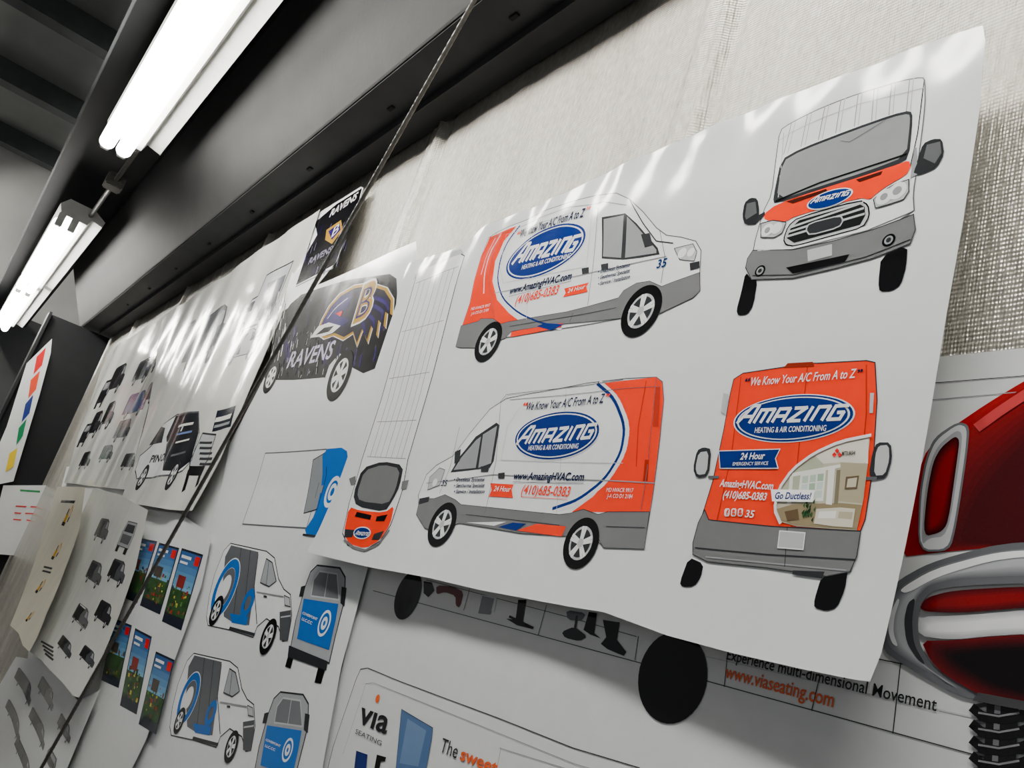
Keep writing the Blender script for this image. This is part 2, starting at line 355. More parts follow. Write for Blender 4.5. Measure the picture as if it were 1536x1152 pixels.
a.poly([(1122,388),(1130,376),(1190,375),(1250,362),(1310,345),(1371,322),(1374,345),(1366,366),(1310,388),(1250,404),(1190,418),(1128,420),(1119,402)],GRY,3,out=DGR,ow=.0012)
a.poly([(1140,358),(1175,372),(1300,340),(1362,300),(1368,318),(1300,346),(1190,374),(1137,377)],WHT,4)
a.poly([(1180,402),(1275,382),(1268,394),(1190,411)],BLK,5); a.line([(1130,414),(1190,413),(1300,386),(1366,360)],DGR,.0014,5)
a.poly([(1212,376),(1249,367),(1249,384),(1213,393)],LGR,6)
a.circ(1141,407,8,BLK,5); a.circ(1141,407,5.5,MGR,6); a.circ(1141,407,3,DGR,7); a.circ(1334,361,9,BLK,5); a.circ(1334,361,6,MGR,6); a.circ(1334,361,3.5,DGR,7)
a.poly([(1119,408),(1128,420),(1137,420),(1131,458),(1122,472),(1108,474),(1105,466),(1112,440)],BLK,2,sm=1); a.poly([(1322,385),(1362,368),(1360,400),(1352,428),(1338,437),(1320,438),(1318,425)],BLK,2,sm=1)
a.poly([(1114,325),(1117,305),(1126,297),(1137,298),(1140,318),(1137,337),(1118,338)],(36,38,40),3,sm=1); a.poly([(1118,325),(1121,306),(1134,303),(1136,320),(1120,330)],(84,86,88),4); a.poly([(1135,325),(1148,318),(1148,324),(1136,334)],DGR,3)
a.poly([(1377,240),(1385,216),(1400,209),(1414,209),(1417,232),(1406,252),(1384,262),(1370,264)],(36,38,40),3,sm=1); a.poly([(1386,238),(1391,218),(1411,213),(1413,230),(1403,246)],(84,86,88),4)
a.poly([(1366,268),(1372,222),(1376,222),(1378,262)],MGR,3)
a.done()
# rear view
a=Art(SM,"van_drawing","rear view drawing of an orange van with a room photo")
a.poly([(1054,772),(1070,720),(1086,645),(1096,590),(1101,569),(1115,560),(1175,551),(1205,545),(1225,545),(1300,541),(1313,544),(1316,600),(1310,700),(1298,780),(1290,800),(1160,792),(1062,783)],ORG,0,out=DGR,ow=.0014)
a.poly([(1176,552),(1182,545),(1220,543),(1222,550)],(130,34,16),2)
a.line([(1212,548),(1196,700),(1180,850)],(160,36,12),.0014,2); a.line([(1112,566),(1098,680),(1076,780)],(160,36,12),.0014,2); a.line([(1300,548),(1300,620),(1284,792)],(160,36,12),.0014,2)
a.poly([(1058,765),(1064,780),(1160,790),(1292,797),(1286,835),(1276,858),(1240,865),(1150,852),(1062,843),(1040,832),(1040,815),(1048,785)],GRY,3,out=DGR,ow=.0012)
a.line([(1044,822),(1150,832),(1284,840)],DGR,.0016,5); a.line([(1060,836),(1270,856)],MGR,.002,5); a.line([(1182,792),(1178,850)],DGR,.001,5)
a.poly([(1190,856),(1238,858),(1234,868),(1190,862)],DGR,5)
# room photo: walls, ceiling, windows, door frames, sofa, plant
a.poly([(1306,655),(1262,664),(1222,682),(1190,706),(1170,735),(1164,765),(1172,783),(1196,790),(1286,796),(1296,750)],(184,180,160),4)
a.poly([(1304,657),(1262,666),(1224,684),(1236,696),(1262,694),(1303,696)],(216,213,200),4.6); a.poly([(1262,694),(1303,694),(1295,756),(1258,752)],(164,156,130),4.6)
a.poly([(1222,686),(1236,696),(1228,756),(1180,752),(1172,742),(1190,708)],(168,172,150),4.6)
a.poly([(1166,764),(1190,757),(1226,756),(1262,755),(1294,758),(1286,795),(1196,789),(1173,782)],(136,122,94),4.8)
a.poly([(1202,712),(1240,706),(1236,752),(1197,754)],(228,228,220),5.4)
for i in range(3):
    for j in range(3):
        x=1205+i*11.5-j*1.3; y=715-i*1.6+j*12.6; a.poly([(x,y),(x+9,y-1),(x+8,y+10),(x-1,y+10.6)],random.choice([(178,198,180),(150,176,150),(196,212,206)]),5.8)
a.poly([(1244,700),(1254,699),(1249,758),(1240,757)],(232,231,224),6); a.poly([(1256,706),(1262,705),(1258,757),(1252,757)],(118,110,90),5.6)
a.poly([(1186,716),(1191,712),(1188,756),(1182,756)],(222,220,210),6); a.poly([(1190,710),(1262,697),(1262,702),(1188,716)],(228,227,219),6)
a.poly([(1270,716),(1290,714),(1287,734),(1268,735)],(96,82,62),6); a.poly([(1273,719),(1287,717),(1285,731),(1271,732)],(190,182,160),6.4)
a.poly([(1226,764),(1262,762),(1284,764),(1280,792),(1250,790),(1222,786)],(204,198,182),6.4); a.poly([(1230,768),(1256,767),(1254,778),(1228,778)],(230,228,220),6.8); a.poly([(1260,768),(1281,769),(1279,780),(1258,778)],(174,164,140),6.8)
a.poly([(1178,768),(1198,764),(1200,780),(1182,782)],(92,74,52),6.4)
for i in range(26):
    x=random.gauss(1212,4.5); y=random.gauss(768,6); a.poly([(x,y),(x+4,y-5),(x+2,y+4)],random.choice([(20,44,24),(30,62,32),(50,84,46)]),7.2+(i%3)*.2)
a.line([(1307,654),(1262,663),(1222,681),(1190,705),(1169,735),(1163,765),(1172,785)],WHT,.004,8.6,sm=1)
for dx,dy in((0,-3),(-4,3),(4,3)): a.poly([(1257+dx,680+dy-4),(1260.5+dx,680+dy),(1257+dx,680+dy+4),(1253.5+dx,680+dy)],(206,14,18),8)
a.text("MITSUBISHI",(1264,684),(1284,683),6,BLK,8,0,.02)
oval(a,(1101,633),(1283,623),(1195,592),(1190,664),((1107,637),(1272,631)),28,((1133,650),(1240,647),8))
a.text("We Know Your A/C From A to Z",(1126,579),(1284,567),12,WHT,4,.15,.01)
a.text("\u201c",(1117,580),(1125,579),12,DNAVY,4,0,.03); a.text("\u201d",(1286,567),(1294,566),12,DNAVY,4,0,.03)
a.poly([(1079,677),(1171,674),(1164,688),(1168,703),(1081,703)],NAVY,3,out=WHT,ow=.0012); a.text("24 Hour",(1111,690),(1148,689),10,WHT,6,.15,.02); a.text("EMERGENCY SERVICE",(1100,699),(1153,698),5,WHT,6)
a.text("AmazingHVAC.com",(1080,730),(1160,735),11,WHT,4,.1,.02); a.text("(410)685-0383",(1085,747),(1150,751),11,WHT,4,.15,.02)
a.poly([(1158,735),(1224,736),(1221,754),(1160,753)],(250,250,250),10); a.text("Go Ductless!",(1164,749),(1218,750),10,NAVY,11,.12,.02)
for x,t in((1088,"f"),(1098,""),(1108,"")):
    a.poly([(x,763),(x+8,763),(x+7,775),(x-1,775)],WHT,4,sm=1)
    if t: a.text(t,(x+2,773),(x+5,773),8,ORG,6,0,.04)
    else: a.circ(x+3.5,767,2.4,ORG,6); a.poly([(x+1,770),(x+6,770),(x+6,773),(x+1,773)],ORG,6)
a.text("35",(1118,776),(1131,777),11,WHT,4,.08,.02)
a.poly([(1171,797),(1209,800),(1206,825),(1168,822)],LGR,6,out=WHT,ow=.0015)
a.poly([(1086,590),(1094,592),(1088,622),(1082,618)],LGR,4); a.poly([(1306,590),(1312,590),(1310,620),(1305,620)],LGR,4)
a.poly([(1040,704),(1046,676),(1056,671),(1068,674),(1064,714),(1046,718)],DGR,3,sm=1); a.poly([(1044,702),(1049,679),(1064,677),(1061,711),(1047,713)],LGR,4,sm=1); a.line([(1064,716),(1078,716)],OUT,.004,3)
a.poly([(1309,680),(1316,664),(1337,664),(1339,690),(1330,718),(1310,720),(1304,712)],DGR,3,sm=1); a.poly([(1314,682),(1319,669),(1334,668),(1335,690),(1328,713),(1312,714)],LGR,4,sm=1); a.line([(1300,718),(1316,718)],OUT,.004,3)
a.poly([(1034,836),(1056,846),(1052,866),(1042,880),(1024,881),(1020,874)],BLK,2,sm=1); a.poly([(1233,864),(1273,852),(1268,885),(1256,912),(1240,917),(1222,912),(1222,900)],BLK,2,sm=1)
a.done()
# top view
a=Art(SM,"van_drawing","top view drawing of a van with orange nose")
a.poly([(628,405),(690,380),(697,384),(678,450),(650,560),(612,690),(604,735),(586,788),(570,812),(548,825),(522,818),(514,800),(524,755),(543,690),(572,600),(600,500)],WHT,0,out=DGR,ow=.0028)
for t in(.10,.22,.36,.5,.64,.78,.90):
    def m(p,q): return (p[0]*(1-t)+q[0]*t,p[1]*(1-t)+q[1]*t)
    a.line([m((624,425),(688,400)),m((598,512),(660,500)),m((576,600),(634,600)),m((550,684),(608,688))],OUT if t in(.10,.90,.5) else MGR,.002,1)
for t in(.0,.28,.55,.8,1): a.line([(624-73*t,425+260*t),(688-79*t,400+288*t)],MGR,.0018,1)
a.poly([(620,420),(632,396),(692,374),(696,380),(640,402)],LGR,2)
a.poly([(544,702),(575,692),(606,698),(600,730),(590,750),(578,768),(535,760),(530,742)],DGR,2,sm=1); a.poly([(547,706),(575,697),(601,703),(594,735),(582,757),(540,752),(536,740)],GRY,3,sm=1)
a.poly([(524,760),(540,766),(578,769),(592,758),(586,786),(570,811),(548,823),(524,816),(516,800)],ORG,2,sm=1)
a.poly([(536,768),(558,773),(556,780),(533,775)],BLK,4); a.poly([(566,775),(582,772),(577,782),(564,782)],BLK,4)
a.poly([(518,794),(533,795),(529,806),(517,806)],DGR,4); a.poly([(562,801),(577,796),(569,810),(558,810)],DGR,4)
a.ell((531,799),(557,800),(544,790),(542,809),WHT,5);a.ell((531,799),(557,800),(544,790),(542,809),NAVY,6,.9); a.logo((533,803),(554,804),7,WHT,7)
a.line([(517,810),(530,821),(548,826),(568,817),(584,796)],GRY,.006,4)
a.poly([(524,718),(534,714),(534,726),(527,728)],GRY,3); a.poly([(604,722),(614,720),(610,734),(602,734)],GRY,3)
a.done()

# ============ SEATING POSTER ============
def dH(X,Z): return .002*sn(5*X+1)+.0015*sn(6*Z+3*X)
SH=Sheet(.892,dH,.05)
make_sheet(SH,[(1640,511),(1640,1300),(455,1300),(500,1060),(548,850),(600,618),(1000,577),(1300,546),(1400,536)],"white print sheet of seating trailer graphics with red chair",PAPER3)
a=Art(SH,"chair_picture","red upholstered chair with chrome arm")
LR=(150,8,14); DR=(60,5,10); MR=(104,6,13)
a.line([(1395,575),(1536,564),(1620,556)],DGR,.001,1); a.line([(1398,600),(1620,580)],MGR,.001,1)
a.blend([(1350,836),(1362,775),(1375,715),(1392,672),(1430,640),(1480,606),(1536,572),(1630,520),(1630,830),(1536,840),(1480,822),(1400,830)],
        [(1440,810),(1450,780),(1470,740),(1490,712),(1520,680),(1550,650),(1580,630),(1630,600),(1630,820),(1536,826),(1490,816),(1460,815)],LR,DR,1,10,1)
a.line([(1470,640),(1500,618),(1540,592)],(196,60,62),.012,6.5,sm=2)
# slim frame round the slot
a.poly([(1378,828),(1380,742),(1389,690),(1402,657),(1438,633),(1456,639),(1452,682),(1436,788),(1426,828)],(104,106,110),6.6,sm=2)
a.poly([(1380,825),(1383,742),(1392,692),(1405,661),(1438,637),(1452,642),(1449,682),(1433,786),(1423,825)],(196,198,201),7,sm=2)
a.poly([(1383,820),(1388,742),(1397,694),(1409,668),(1436,646),(1445,651),(1442,684),(1427,782),(1417,806),(1395,808)],(150,152,156),7.4,sm=2)
a.blend([(1386,806),(1392,740),(1401,694),(1413,672),(1434,655),(1441,661),(1438,686),(1424,786),(1412,800)],[(1396,794),(1402,740),(1411,704),(1419,688),(1430,676),(1434,680),(1431,690),(1416,770),(1407,788)],(52,4,8),(128,8,14),9,6,2)
# chrome arm: one slim sweep
a.poly([(1322,950),(1328,910),(1342,875),(1395,845),(1480,821),(1540,813),(1630,822),(1630,876),(1530,876),(1440,880),(1402,886),(1386,900),(1378,930),(1380,965),(1398,998),(1450,1032),(1490,1052),(1440,1046),(1352,995),(1328,978)],(92,94,98),8,sm=2)
a.blend([(1330,945),(1336,912),(1350,882),(1400,852),(1484,830),(1540,823),(1630,832),(1630,866),(1530,864),(1440,868),(1394,878),(1376,898),(1368,930),(1370,968),(1390,1000),(1436,1030),(1440,1036),(1358,988),(1334,970)],
        [(1346,940),(1350,916),(1362,894),(1406,868),(1488,846),(1540,838),(1630,844),(1630,852),(1530,850),(1438,860),(1388,876),(1370,898),(1360,930),(1362,968),(1384,998),(1420,1022),(1424,1026),(1362,978),(1350,962)],(108,110,114),(168,170,174),8.6,7,2)
a.poly([(1350,886),(1402,855),(1486,832),(1540,826),(1630,834),(1630,842),(1540,836),(1486,843),(1408,866),(1362,892)],(234,235,236),13,sm=2)
a.poly([(1334,945),(1339,918),(1349,898),(1352,902),(1344,925),(1342,950),(1350,972),(1340,966)],(214,216,218),13,sm=2)
a.poly([(1364,905),(1376,897),(1370,930),(1373,968),(1392,1000),(1378,990),(1362,965),(1358,932)],(52,53,56),13,sm=2)
a.blend([(1380,918),(1390,898),(1430,887),(1530,881),(1630,882),(1630,905),(1525,914),(1440,921)],[(1398,911),(1405,904),(1435,897),(1530,891),(1630,892),(1630,898),(1520,904),(1440,912)],(76,6,12),(122,8,14),14,4,2)
a.blend([(1380,955),(1382,926),(1440,925),(1525,918),(1630,908),(1630,948),(1500,954),(1430,961)],[(1392,948),(1395,936),(1450,934),(1525,928),(1630,917),(1630,938),(1500,945),(1440,950)],(176,178,181),(226,227,228),13.4,5,1)
a.blend([(1384,962),(1430,962),(1500,955),(1630,949),(1630,1070),(1540,1062),(1480,1048),(1420,1014),(1398,992)],[(1430,985),(1455,980),(1520,975),(1630,970),(1630,1040),(1540,1040),(1490,1024),(1455,1004),(1440,994)],(92,8,14),(12,6,8),14,8,1)
a.poly([(1470,1040),(1550,1055),(1545,1068),(1462,1052)],(60,60,62),18.5)
for i in range(5):
    y=1062+i*24; a.line([(1462,y+2),(1476,y+14),(1508,y+18),(1540,y+10),(1556,y)],(16,16,18),.009,9,sm=1); a.line([(1470,y+8),(1500,y+13),(1530,y+8)],(120,120,124),.0018,10)
    a.line([(1464,y-2),(1500,y-8),(1550,y-4)],(50,50,54),.004,7,sm=1)
a.poly([(1482,1050),(1530,1055),(1522,1200),(1474,1200)],(20,20,22),8); a.poly([(1494,1050),(1503,1052),(1496,1200),(1487,1200)],(100,100,104),8.5)
a.done()
a=Art(SH,"trailer_drawing","line drawing of a trailer with black wheels and stools")
a.circ(1008,1015,70,BLK,3); a.circ(612,893,38,BLK,3)
a.line([(560,886),(1062,1022),(1530,1151)],DGR,.0012,1); a.line([(640,870),(850,925),(955,955)],DGR,.001,1); a.line([(1060,985),(1300,1040),(1500,1085)],LGR,.001,1)
for p in([(706,880),(696,915)],[(820,908),(808,952)],[(958,955),(953,990)],[(1092,980),(1087,1030)],[(1230,1015),(1218,1066)],[(1352,990),(1340,1100)],[(1300,985),(1430,1012),(1536,1035)]): a.line(p,DGR,.0012,2)
a.poly([(636,872),(648,874),(652,886),(643,896),(636,890)],BLK,3); a.poly([(655,878),(680,880),(696,888),(690,912),(684,908),(684,894),(668,888),(655,892)],(90,20,20),3,sm=1)
a.poly([(720,892),(746,896),(742,918),(722,916)],(196,198,200),2); a.poly([(724,894),(742,898),(736,922),(718,920)],(120,124,128),3)
a.poly([(778,900),(790,900),(785,932),(800,944),(776,938),(760,928),(774,930)],BLK,3); 
a.line([(765,925),(800,942)],BLK,.004,3)
a.poly([(850,915),(880,920),(872,932),(852,930)],(90,94,98),3,sm=1); a.line([(866,925),(862,950)],DGR,.005,3); a.poly([(843,948),(862,940),(882,955),(870,962),(848,957)],DGR,3,sm=1)
a.poly([(884,918),(896,920),(892,950),(902,958),(886,952),(876,945)],BLK,3); a.poly([(905,930),(930,934),(926,960),(940,978),(936,984),(912,974),(902,966),(910,956)],(16,18,24),3)
a.text("Experience multi-dimensional Movement",(1090,989),(1405,1067),16,(30,30,34),3,0,.008)
a.text("www.viaseating.com",(1087,1016),(1250,1061),19,(214,84,24),3,0,.015)
a.line([(960,1152),(860,1122),(750,1078),(600,1022),(552,1002),(541,1004),(534,1020),(500,1120),(485,1180)],DGR,.0014,1); a.line([(960,1175),(860,1145),(700,1080),(560,1024),(549,1026),(515,1130)],MGR,.001,1)
a.text("v\u0131a",(537,1083),(580,1101),26,(30,30,34),3,0,.02); a.circ(567,1048,7,(226,90,24),3)
a.text("SEATING",(533,1100),(572,1119),8,(60,60,64),3)
a.poly([(603,1064),(650,1092),(648,1110),(632,1200),(590,1200)],(70,100,140),2,out=DGR,ow=.001); a.poly([(612,1078),(640,1096),(628,1150),(600,1145)],(96,122,158),3)
a.poly([(535,1126),(552,1132),(548,1175),(530,1170)],(18,34,96),3); a.poly([(566,1132),(580,1136),(578,1142),(572,1142),(562,1195),(555,1192)],BLK,3)
a.text("The",(660,1127),(685,1138),23,(40,40,44),3); a.text("sweet",(690,1139),(745,1162),18,(214,84,30),3,0,.025)
a.line([(750,1122),(1000,1200)],MGR,.001,1); a.line([(752,1122),(740,1180)],MGR,.001,1)
a.done()

# ============ BLUE + PURPLE VAN SHEET ============
PUR=(34,16,92); GOLD=(168,128,36); WH2=(222,220,214); NB=(5,5,9)
BLU=(2,92,172)
def dC(X,Z): return .003*sn(3*X+.5)+.002*sn(6*X+2*Z)+.062*max(0,Z-.25)
SC=Sheet(.890,dC,.045)
make_sheet(SC,[(624,362),(600,372),(540,400),(470,430),(400,560),(345,665),(322,770),(300,880),(262,985),(215,1110),(150,1260),(462,1260),(480,1170),(512,1000),(549,862),(575,780),(640,560)],"glossy white print sheet with purple and blue van drawings",PAPER)
a=Art(SC,"van_drawing","black and purple van with bird emblem")
a.poly([(396,560),(408,530),(414,500),(424,474),(436,456),(452,442),(480,432),(520,420),(585,411),(595,418),(596,440),(592,480),(580,520),(565,552),(545,560),(530,552),(510,530),(494,548),(488,566),(440,570),(398,570)],NB,0)
for i in range(46):
    x=random.uniform(425,578); y=random.uniform(450,555)
    a.line([(x,y),(x+random.uniform(2,5),y-random.uniform(10,26))],random.choice([PUR,PUR,(22,14,56),(50,36,96)]),random.uniform(.004,.012),.6)
for i in range(34):
    x=random.uniform(400,430); y=random.uniform(440,540); a.line([(x,y+8),(x+3,y-8)],random.choice([NB,WH2]),random.uniform(.003,.008),1)
for i in range(22):
    x=random.uniform(562,590); y=random.uniform(428,545); a.line([(x,y),(x+2,y-7)],(90,86,110),.002,1)
wing=[(474,502),(482,480),(494,458),(510,440),(532,427),(558,423),(582,431),(592,448),(591,474),(583,468),(580,494),(572,482),(568,508),(560,492),(553,517),(545,498),(536,522),(530,502),(515,512),(500,505),(486,510)]
cxw,cyw=532,468
def sc(k,l): return [(cxw+(x-cxw)*k,cyw+(y-cyw)*l) for x,y in wing]
a.poly(wing,WH2,3); a.poly(sc(.975,.965),GOLD,4); a.poly(sc(.91,.86),(12,8,26),5)
for p in([(540,440),(578,452),(584,464)],[(545,452),(575,466),(574,478)],[(545,466),(562,480),(561,490)],[(540,476),(548,492),(547,502)]): a.line(p,PUR,.012,5.6,sm=1)
a.poly([(480,496),(486,479),(498,460),(513,446),(530,438),(524,458),(512,473),(524,481),(510,493),(494,498)],PUR,6); a.poly([(466,507),(478,490),(494,484),(512,489),(499,500),(484,505)],WH2,7); a.poly([(474,503),(487,492),(502,489),(494,498)],(14,12,18),8)
a.line([(492,478),(504,462),(522,448)],WH2,.004,7,sm=1); a.poly([(504,471),(515,466),(512,475)],(200,10,20),8)
a.text("B",(528,487),(556,475),54,WH2,8.4,.03,.05); a.text("B",(530,485),(554.5,474.5),50,GOLD,9,.03,.03); a.text("B",(533.5,480.5),(551,473),40,PUR,9.8,.03,-.02)
a.text("RAVENS",(430,552),(497,537),22,(182,176,196),3,.1,.02)
for i in range(150):
    x=random.uniform(404,500); y=random.uniform(498,568)
    a.line([(x,y),(x+random.uniform(1,2.5),y-random.uniform(3,11))],random.choice([WH2,WH2,(150,144,176),NB,NB,NB]),random.uniform(.0015,.0038),3.6)
a.wheel(510,563,35,4,WH2,6); a.wheel(407,566,22,4,WH2,6)
a.poly([(562,500),(588,494),(584,520),(566,534)],(3,3,5),2.4)
a.done()
a=Art(SC,"trailer_drawing","line drawing of trailer with blue wrapped nose")
a.poly([(398,680),(490,674),(460,792),(364,786)],(216,218,219),0,out=OUT,ow=.004)
a.poly([(470,690),(490,678),(490,712),(476,764),(456,770)],(128,132,136),1,out=DGR,ow=.003)
a.poly([(484,674),(520,671),(524,700),(514,745),(496,782),(483,804),(454,801),(474,770),(484,722)],BLU,2,sm=1)
a.circ(499,738,24,WHT,3,r0=.72); a.circ(499,738,13,WHT,3,r0=.5); a.line([(455,802),(483,806)],DGR,.006,3)
a.done()
def bluevan(ox,oy,label):
    a=Art(SC,"van_drawing",label)
    q=lambda L:[(x+ox,y+oy) for x,y in L]
    a.poly(q([(310,925),(314,895),(322,862),(336,826),(346,815),(400,827),(412,837),(418,868),(426,884),(436,892),(438,925),(432,960),(424,962),(418,940),(400,928),(386,940),(380,956),(345,945),(312,938)]),WHT,0,out=DGR,ow=.003)
    a.poly(q([(338,835),(347,818),(388,828),(384,862),(374,938),(350,934),(336,925),(334,880)]),(86,89,93),1)
    for p in([(362,822),(350,932)],[(376,826),(364,936)]): a.line(q(p),(60,63,67),.003,2)
    a.circ(338+ox,882+oy,50,WHT,2.4,r0=.66); a.circ(338+ox,882+oy,48,BLU,3,r0=.70); a.circ(338+ox,882+oy,22,WHT,3)
    a.circ(372+ox,905+oy,25,BLU,4,r0=.5); a.poly(q([(345,920),(373,925),(370,938),(348,934)]),BLU,3)
    a.poly(q([(391,874),(400,838),(409,844),(415,872),(404,880)]),(150,154,158),3,out=DGR,ow=.003); a.line(q([(404,842),(400,878)]),DGR,.002,5)
    a.line(q([(388,832),(382,880),(386,936)]),DGR,.003,5); a.line(q([(386,888),(426,895)]),MGR,.003,5); a.poly(q([(396,893),(401,894),(401,897),(396,896)]),DGR,5)
    a.poly(q([(427,893),(435,897),(436,910),(428,908)]),LGR,4,out=DGR,ow=.002)
    a.poly(q([(420,918),(437,915),(437,932),(432,962),(420,960)]),(70,73,77),3); a.line(q([(422,926),(436,924)]),LGR,.004,5)
    a.wheel(325+ox,916+oy,26,6); a.wheel(403+ox,955+oy,31,6); a.line(q([(345,942),(382,952)]),DGR,.008,3)
    a.done()
bluevan(0,0,"side view drawing of a grey and blue van"); bluevan(-55,165,"side view drawing of a grey and blue van")
def bluerear(ox,oy,full=True):
    a=Art(SC,"van_drawing","rear view drawing of a van with blue panel")
    q=lambda L:[(x+ox,y+oy) for x,y in L]
    a.poly(q([(476,848),(510,852),(518,866),(517,900),(502,960),(494,995),(436,972),(444,930),(458,880),(466,858)]),(150,153,157),0,out=DGR,ow=.004)
    a.poly(q([(480,857),(506,861),(509,900),(467,894),(471,870)]),(104,107,111),1,out=LGR,ow=.004); a.line(q([(493,858),(487,898)]),LGR,.003,3)
    a.poly(q([(456,898),(508,906),(504,930),(494,975),(446,958)]),BLU,2)
    a.circ(487+ox,935+oy,22,WHT,3,r0=.78); a.circ(487+ox,935+oy,11,WHT,3,r0=.4)
    a.text("COVERPOINT",(454+ox,921+oy),(476+ox,931+oy),4,WHT,4,0,.02); a.text("LLC.CC",(453+ox,930+oy),(468+ox,937+oy),4.5,WHT,4,0,.02)
    a.poly(q([(434,968),(492,992),(490,1006),(432,985)]),(36,38,41),3)
    a.poly(q([(433,982),(441,986),(436,1003),(428,1000)]),BLK,2); a.poly(q([(478,1000),(488,1004),(482,1026),(472,1024)]),BLK,2)
    a.poly(q([(452,880),(459,878),(455,895),(449,895)]),(36,38,41),2); a.poly(q([(513,880),(520,882),(517,910),(511,905)]),(36,38,41),2)
    a.done()
bluerear(0,0); bluerear(-55,190)
def dB1(X,Z): return .002*sn(5*X)-.03*max(0,Z-.8)
SB1=Sheet(.846,dB1,.05)
make_sheet(SB1,[(468,330),(480,318),(541,280),(545,282),(530,325),(505,392),(470,435),(420,470),(446,380)],"narrow glossy print sheet with a black football panel",PAPER3)
a=Art(SB1,"printed_panel","black panel with shield emblem")
a.poly([(472,334),(505,306),(543,282),(534,322),(512,372),(503,396),(478,410),(444,428),(460,380),(476,352)],NB,0)
for i in range(26):
    x=random.uniform(450,520); y=random.uniform(340,415); a.line([(x,y),(x+3,y-10)],random.choice([PUR,PUR,(90,86,110),NB]),.006,.6)
a.text("RAVENS",(494,326),(534,299),9,(200,196,200),2,0,.03)
a.poly([(490,345),(512,330),(514,345),(498,366),(488,360)],GOLD,2); a.poly([(493,347),(510,335),(511,345),(498,360)],PUR,3); a.text("B",(497,357),(507,348),13,WH2,4)
a.text("RAVENS",(462,397),(496,378),8,(120,116,136),2,0,.03)
a.line([(444,430),(500,402)],MGR,.006,2)
a.done()
def dK(X,Z): return .003*sn(2*X)
SK=Sheet(.897,dK,.12)
make_sheet(SK,[(100,700),(200,700),(345,660),(330,780),(300,880),(225,1110),(190,1190),(60,1190),(40,1000),(60,850)],"large white print sheet mostly covered by other sheets",PAPER3)

# ============ GLOSSY OLDER SHEETS (receding) ============
def dD(X,Z): return .008*sn(3.2*X+.5)+.004*sn(8*X+1.5*Z)+.0025*sn(17*X-2*Z)+.025*max(0,(.35-Z)/.35)**2
SD=Sheet(.862,dD,.06)
make_sheet(SD,[(244,474),(320,424),(400,368),(480,314),(462,372),(420,480),(372,590),(330,690),(300,745),(288,766),(250,764),(180,752),(200,700),(225,600)],"curling glossy white print sheet with truck and van drawings",PAPER2)
a=Art(SD,"truck_drawing","grey truck line drawings")
a.mini(312,504,26,42,(36,42,60),(16,22,42),0,1); a.mini(388,460,30,44,(180,182,186),(100,102,108),2,-1); a.mini(366,518,22,26,(174,176,180),(60,62,68),0,1)
a.mini(274,515,12,30,(46,50,68),(16,18,36),1)
a.done()
a=Art(SD,"van_drawing","white and black van drawings")
a.poly([(203,706),(210,684),(232,664),(246,636),(266,622),(298,618),(299,650),(288,690),(274,706),(262,712),(205,718)],WHT,0,out=OUT,ow=.008)
a.poly([(244,706),(250,655),(264,624),(298,618),(298,650),(286,692),(268,706)],(10,13,22),1); a.text("PINOLI",(224,694),(250,689),11,(30,32,40),2,0,.03)
a.line([(268,640),(290,635)],WH2,.012,3); a.line([(266,652),(288,647)],(90,110,160),.010,3); a.line([(264,664),(284,659)],WH2,.008,3); a.line([(256,684),(278,678)],(100,100,106),.010,3)
a.poly([(224,668),(242,640),(248,642),(243,664)],DGR,2); a.wheel(214,716,19,3); a.wheel(260,712,23,3)
a.poly([(318,648),(326,616),(354,608),(346,640)],(14,20,36),0); a.line([(324,630),(346,624)],WH2,.02,2); a.line([(322,640),(344,634)],MGR,.012,2)
a.poly([(286,690),(304,650),(324,652),(312,690),(300,705),(284,705)],(170,172,174),0,out=DGR,ow=.008); a.line([(284,706),(276,734)],BLK,.03,2); a.line([(302,706),(296,726)],BLK,.03,2); a.line([(284,706),(304,706)],BLK,.04,2)
for i in range(5): a.line([(300,664+i*8),(318,664+i*8)],DGR,.010,2)
a.done()
def dE(X,Z): return .006*sn(2.6*X)+.004*sn(6*X+1)+.0025*sn(13*X)+.012*max(0,(.35-Z)/.35)**2
SE=Sheet(.884,dE,.08)
make_sheet(SE,[(160,530),(200,503),(256,466),(240,540),(215,640),(190,735),(96,724),(115,660),(140,590)],"glossy white print sheet with dark vehicle drawings",PAPER2)
a=Art(SE,"vehicle_drawing","dark vehicle drawings")
G1=(30,30,34);G2=(60,62,66)
for b in((176,568,11,22,G1,BLK,0),(156,590,7,20,G1,BLK,1),(162,622,10,22,G2,BLK,0),(143,636,8,22,(24,24,28),BLK,0),(128,652,6,18,G1,BLK,1),(205,606,14,22,(40,70,120),(24,44,94),0),(214,556,13,20,(90,92,96),G1,0),(232,540,8,18,(60,70,100),G1,1),(186,645,9,20,G2,BLK,0),(226,588,8,18,(70,72,80),G1,0),(128,690,8,16,G1,BLK,0),(160,680,10,16,G2,BLK,0),(194,692,9,16,G2,BLK,0)): a.mini(*b)
a.done()
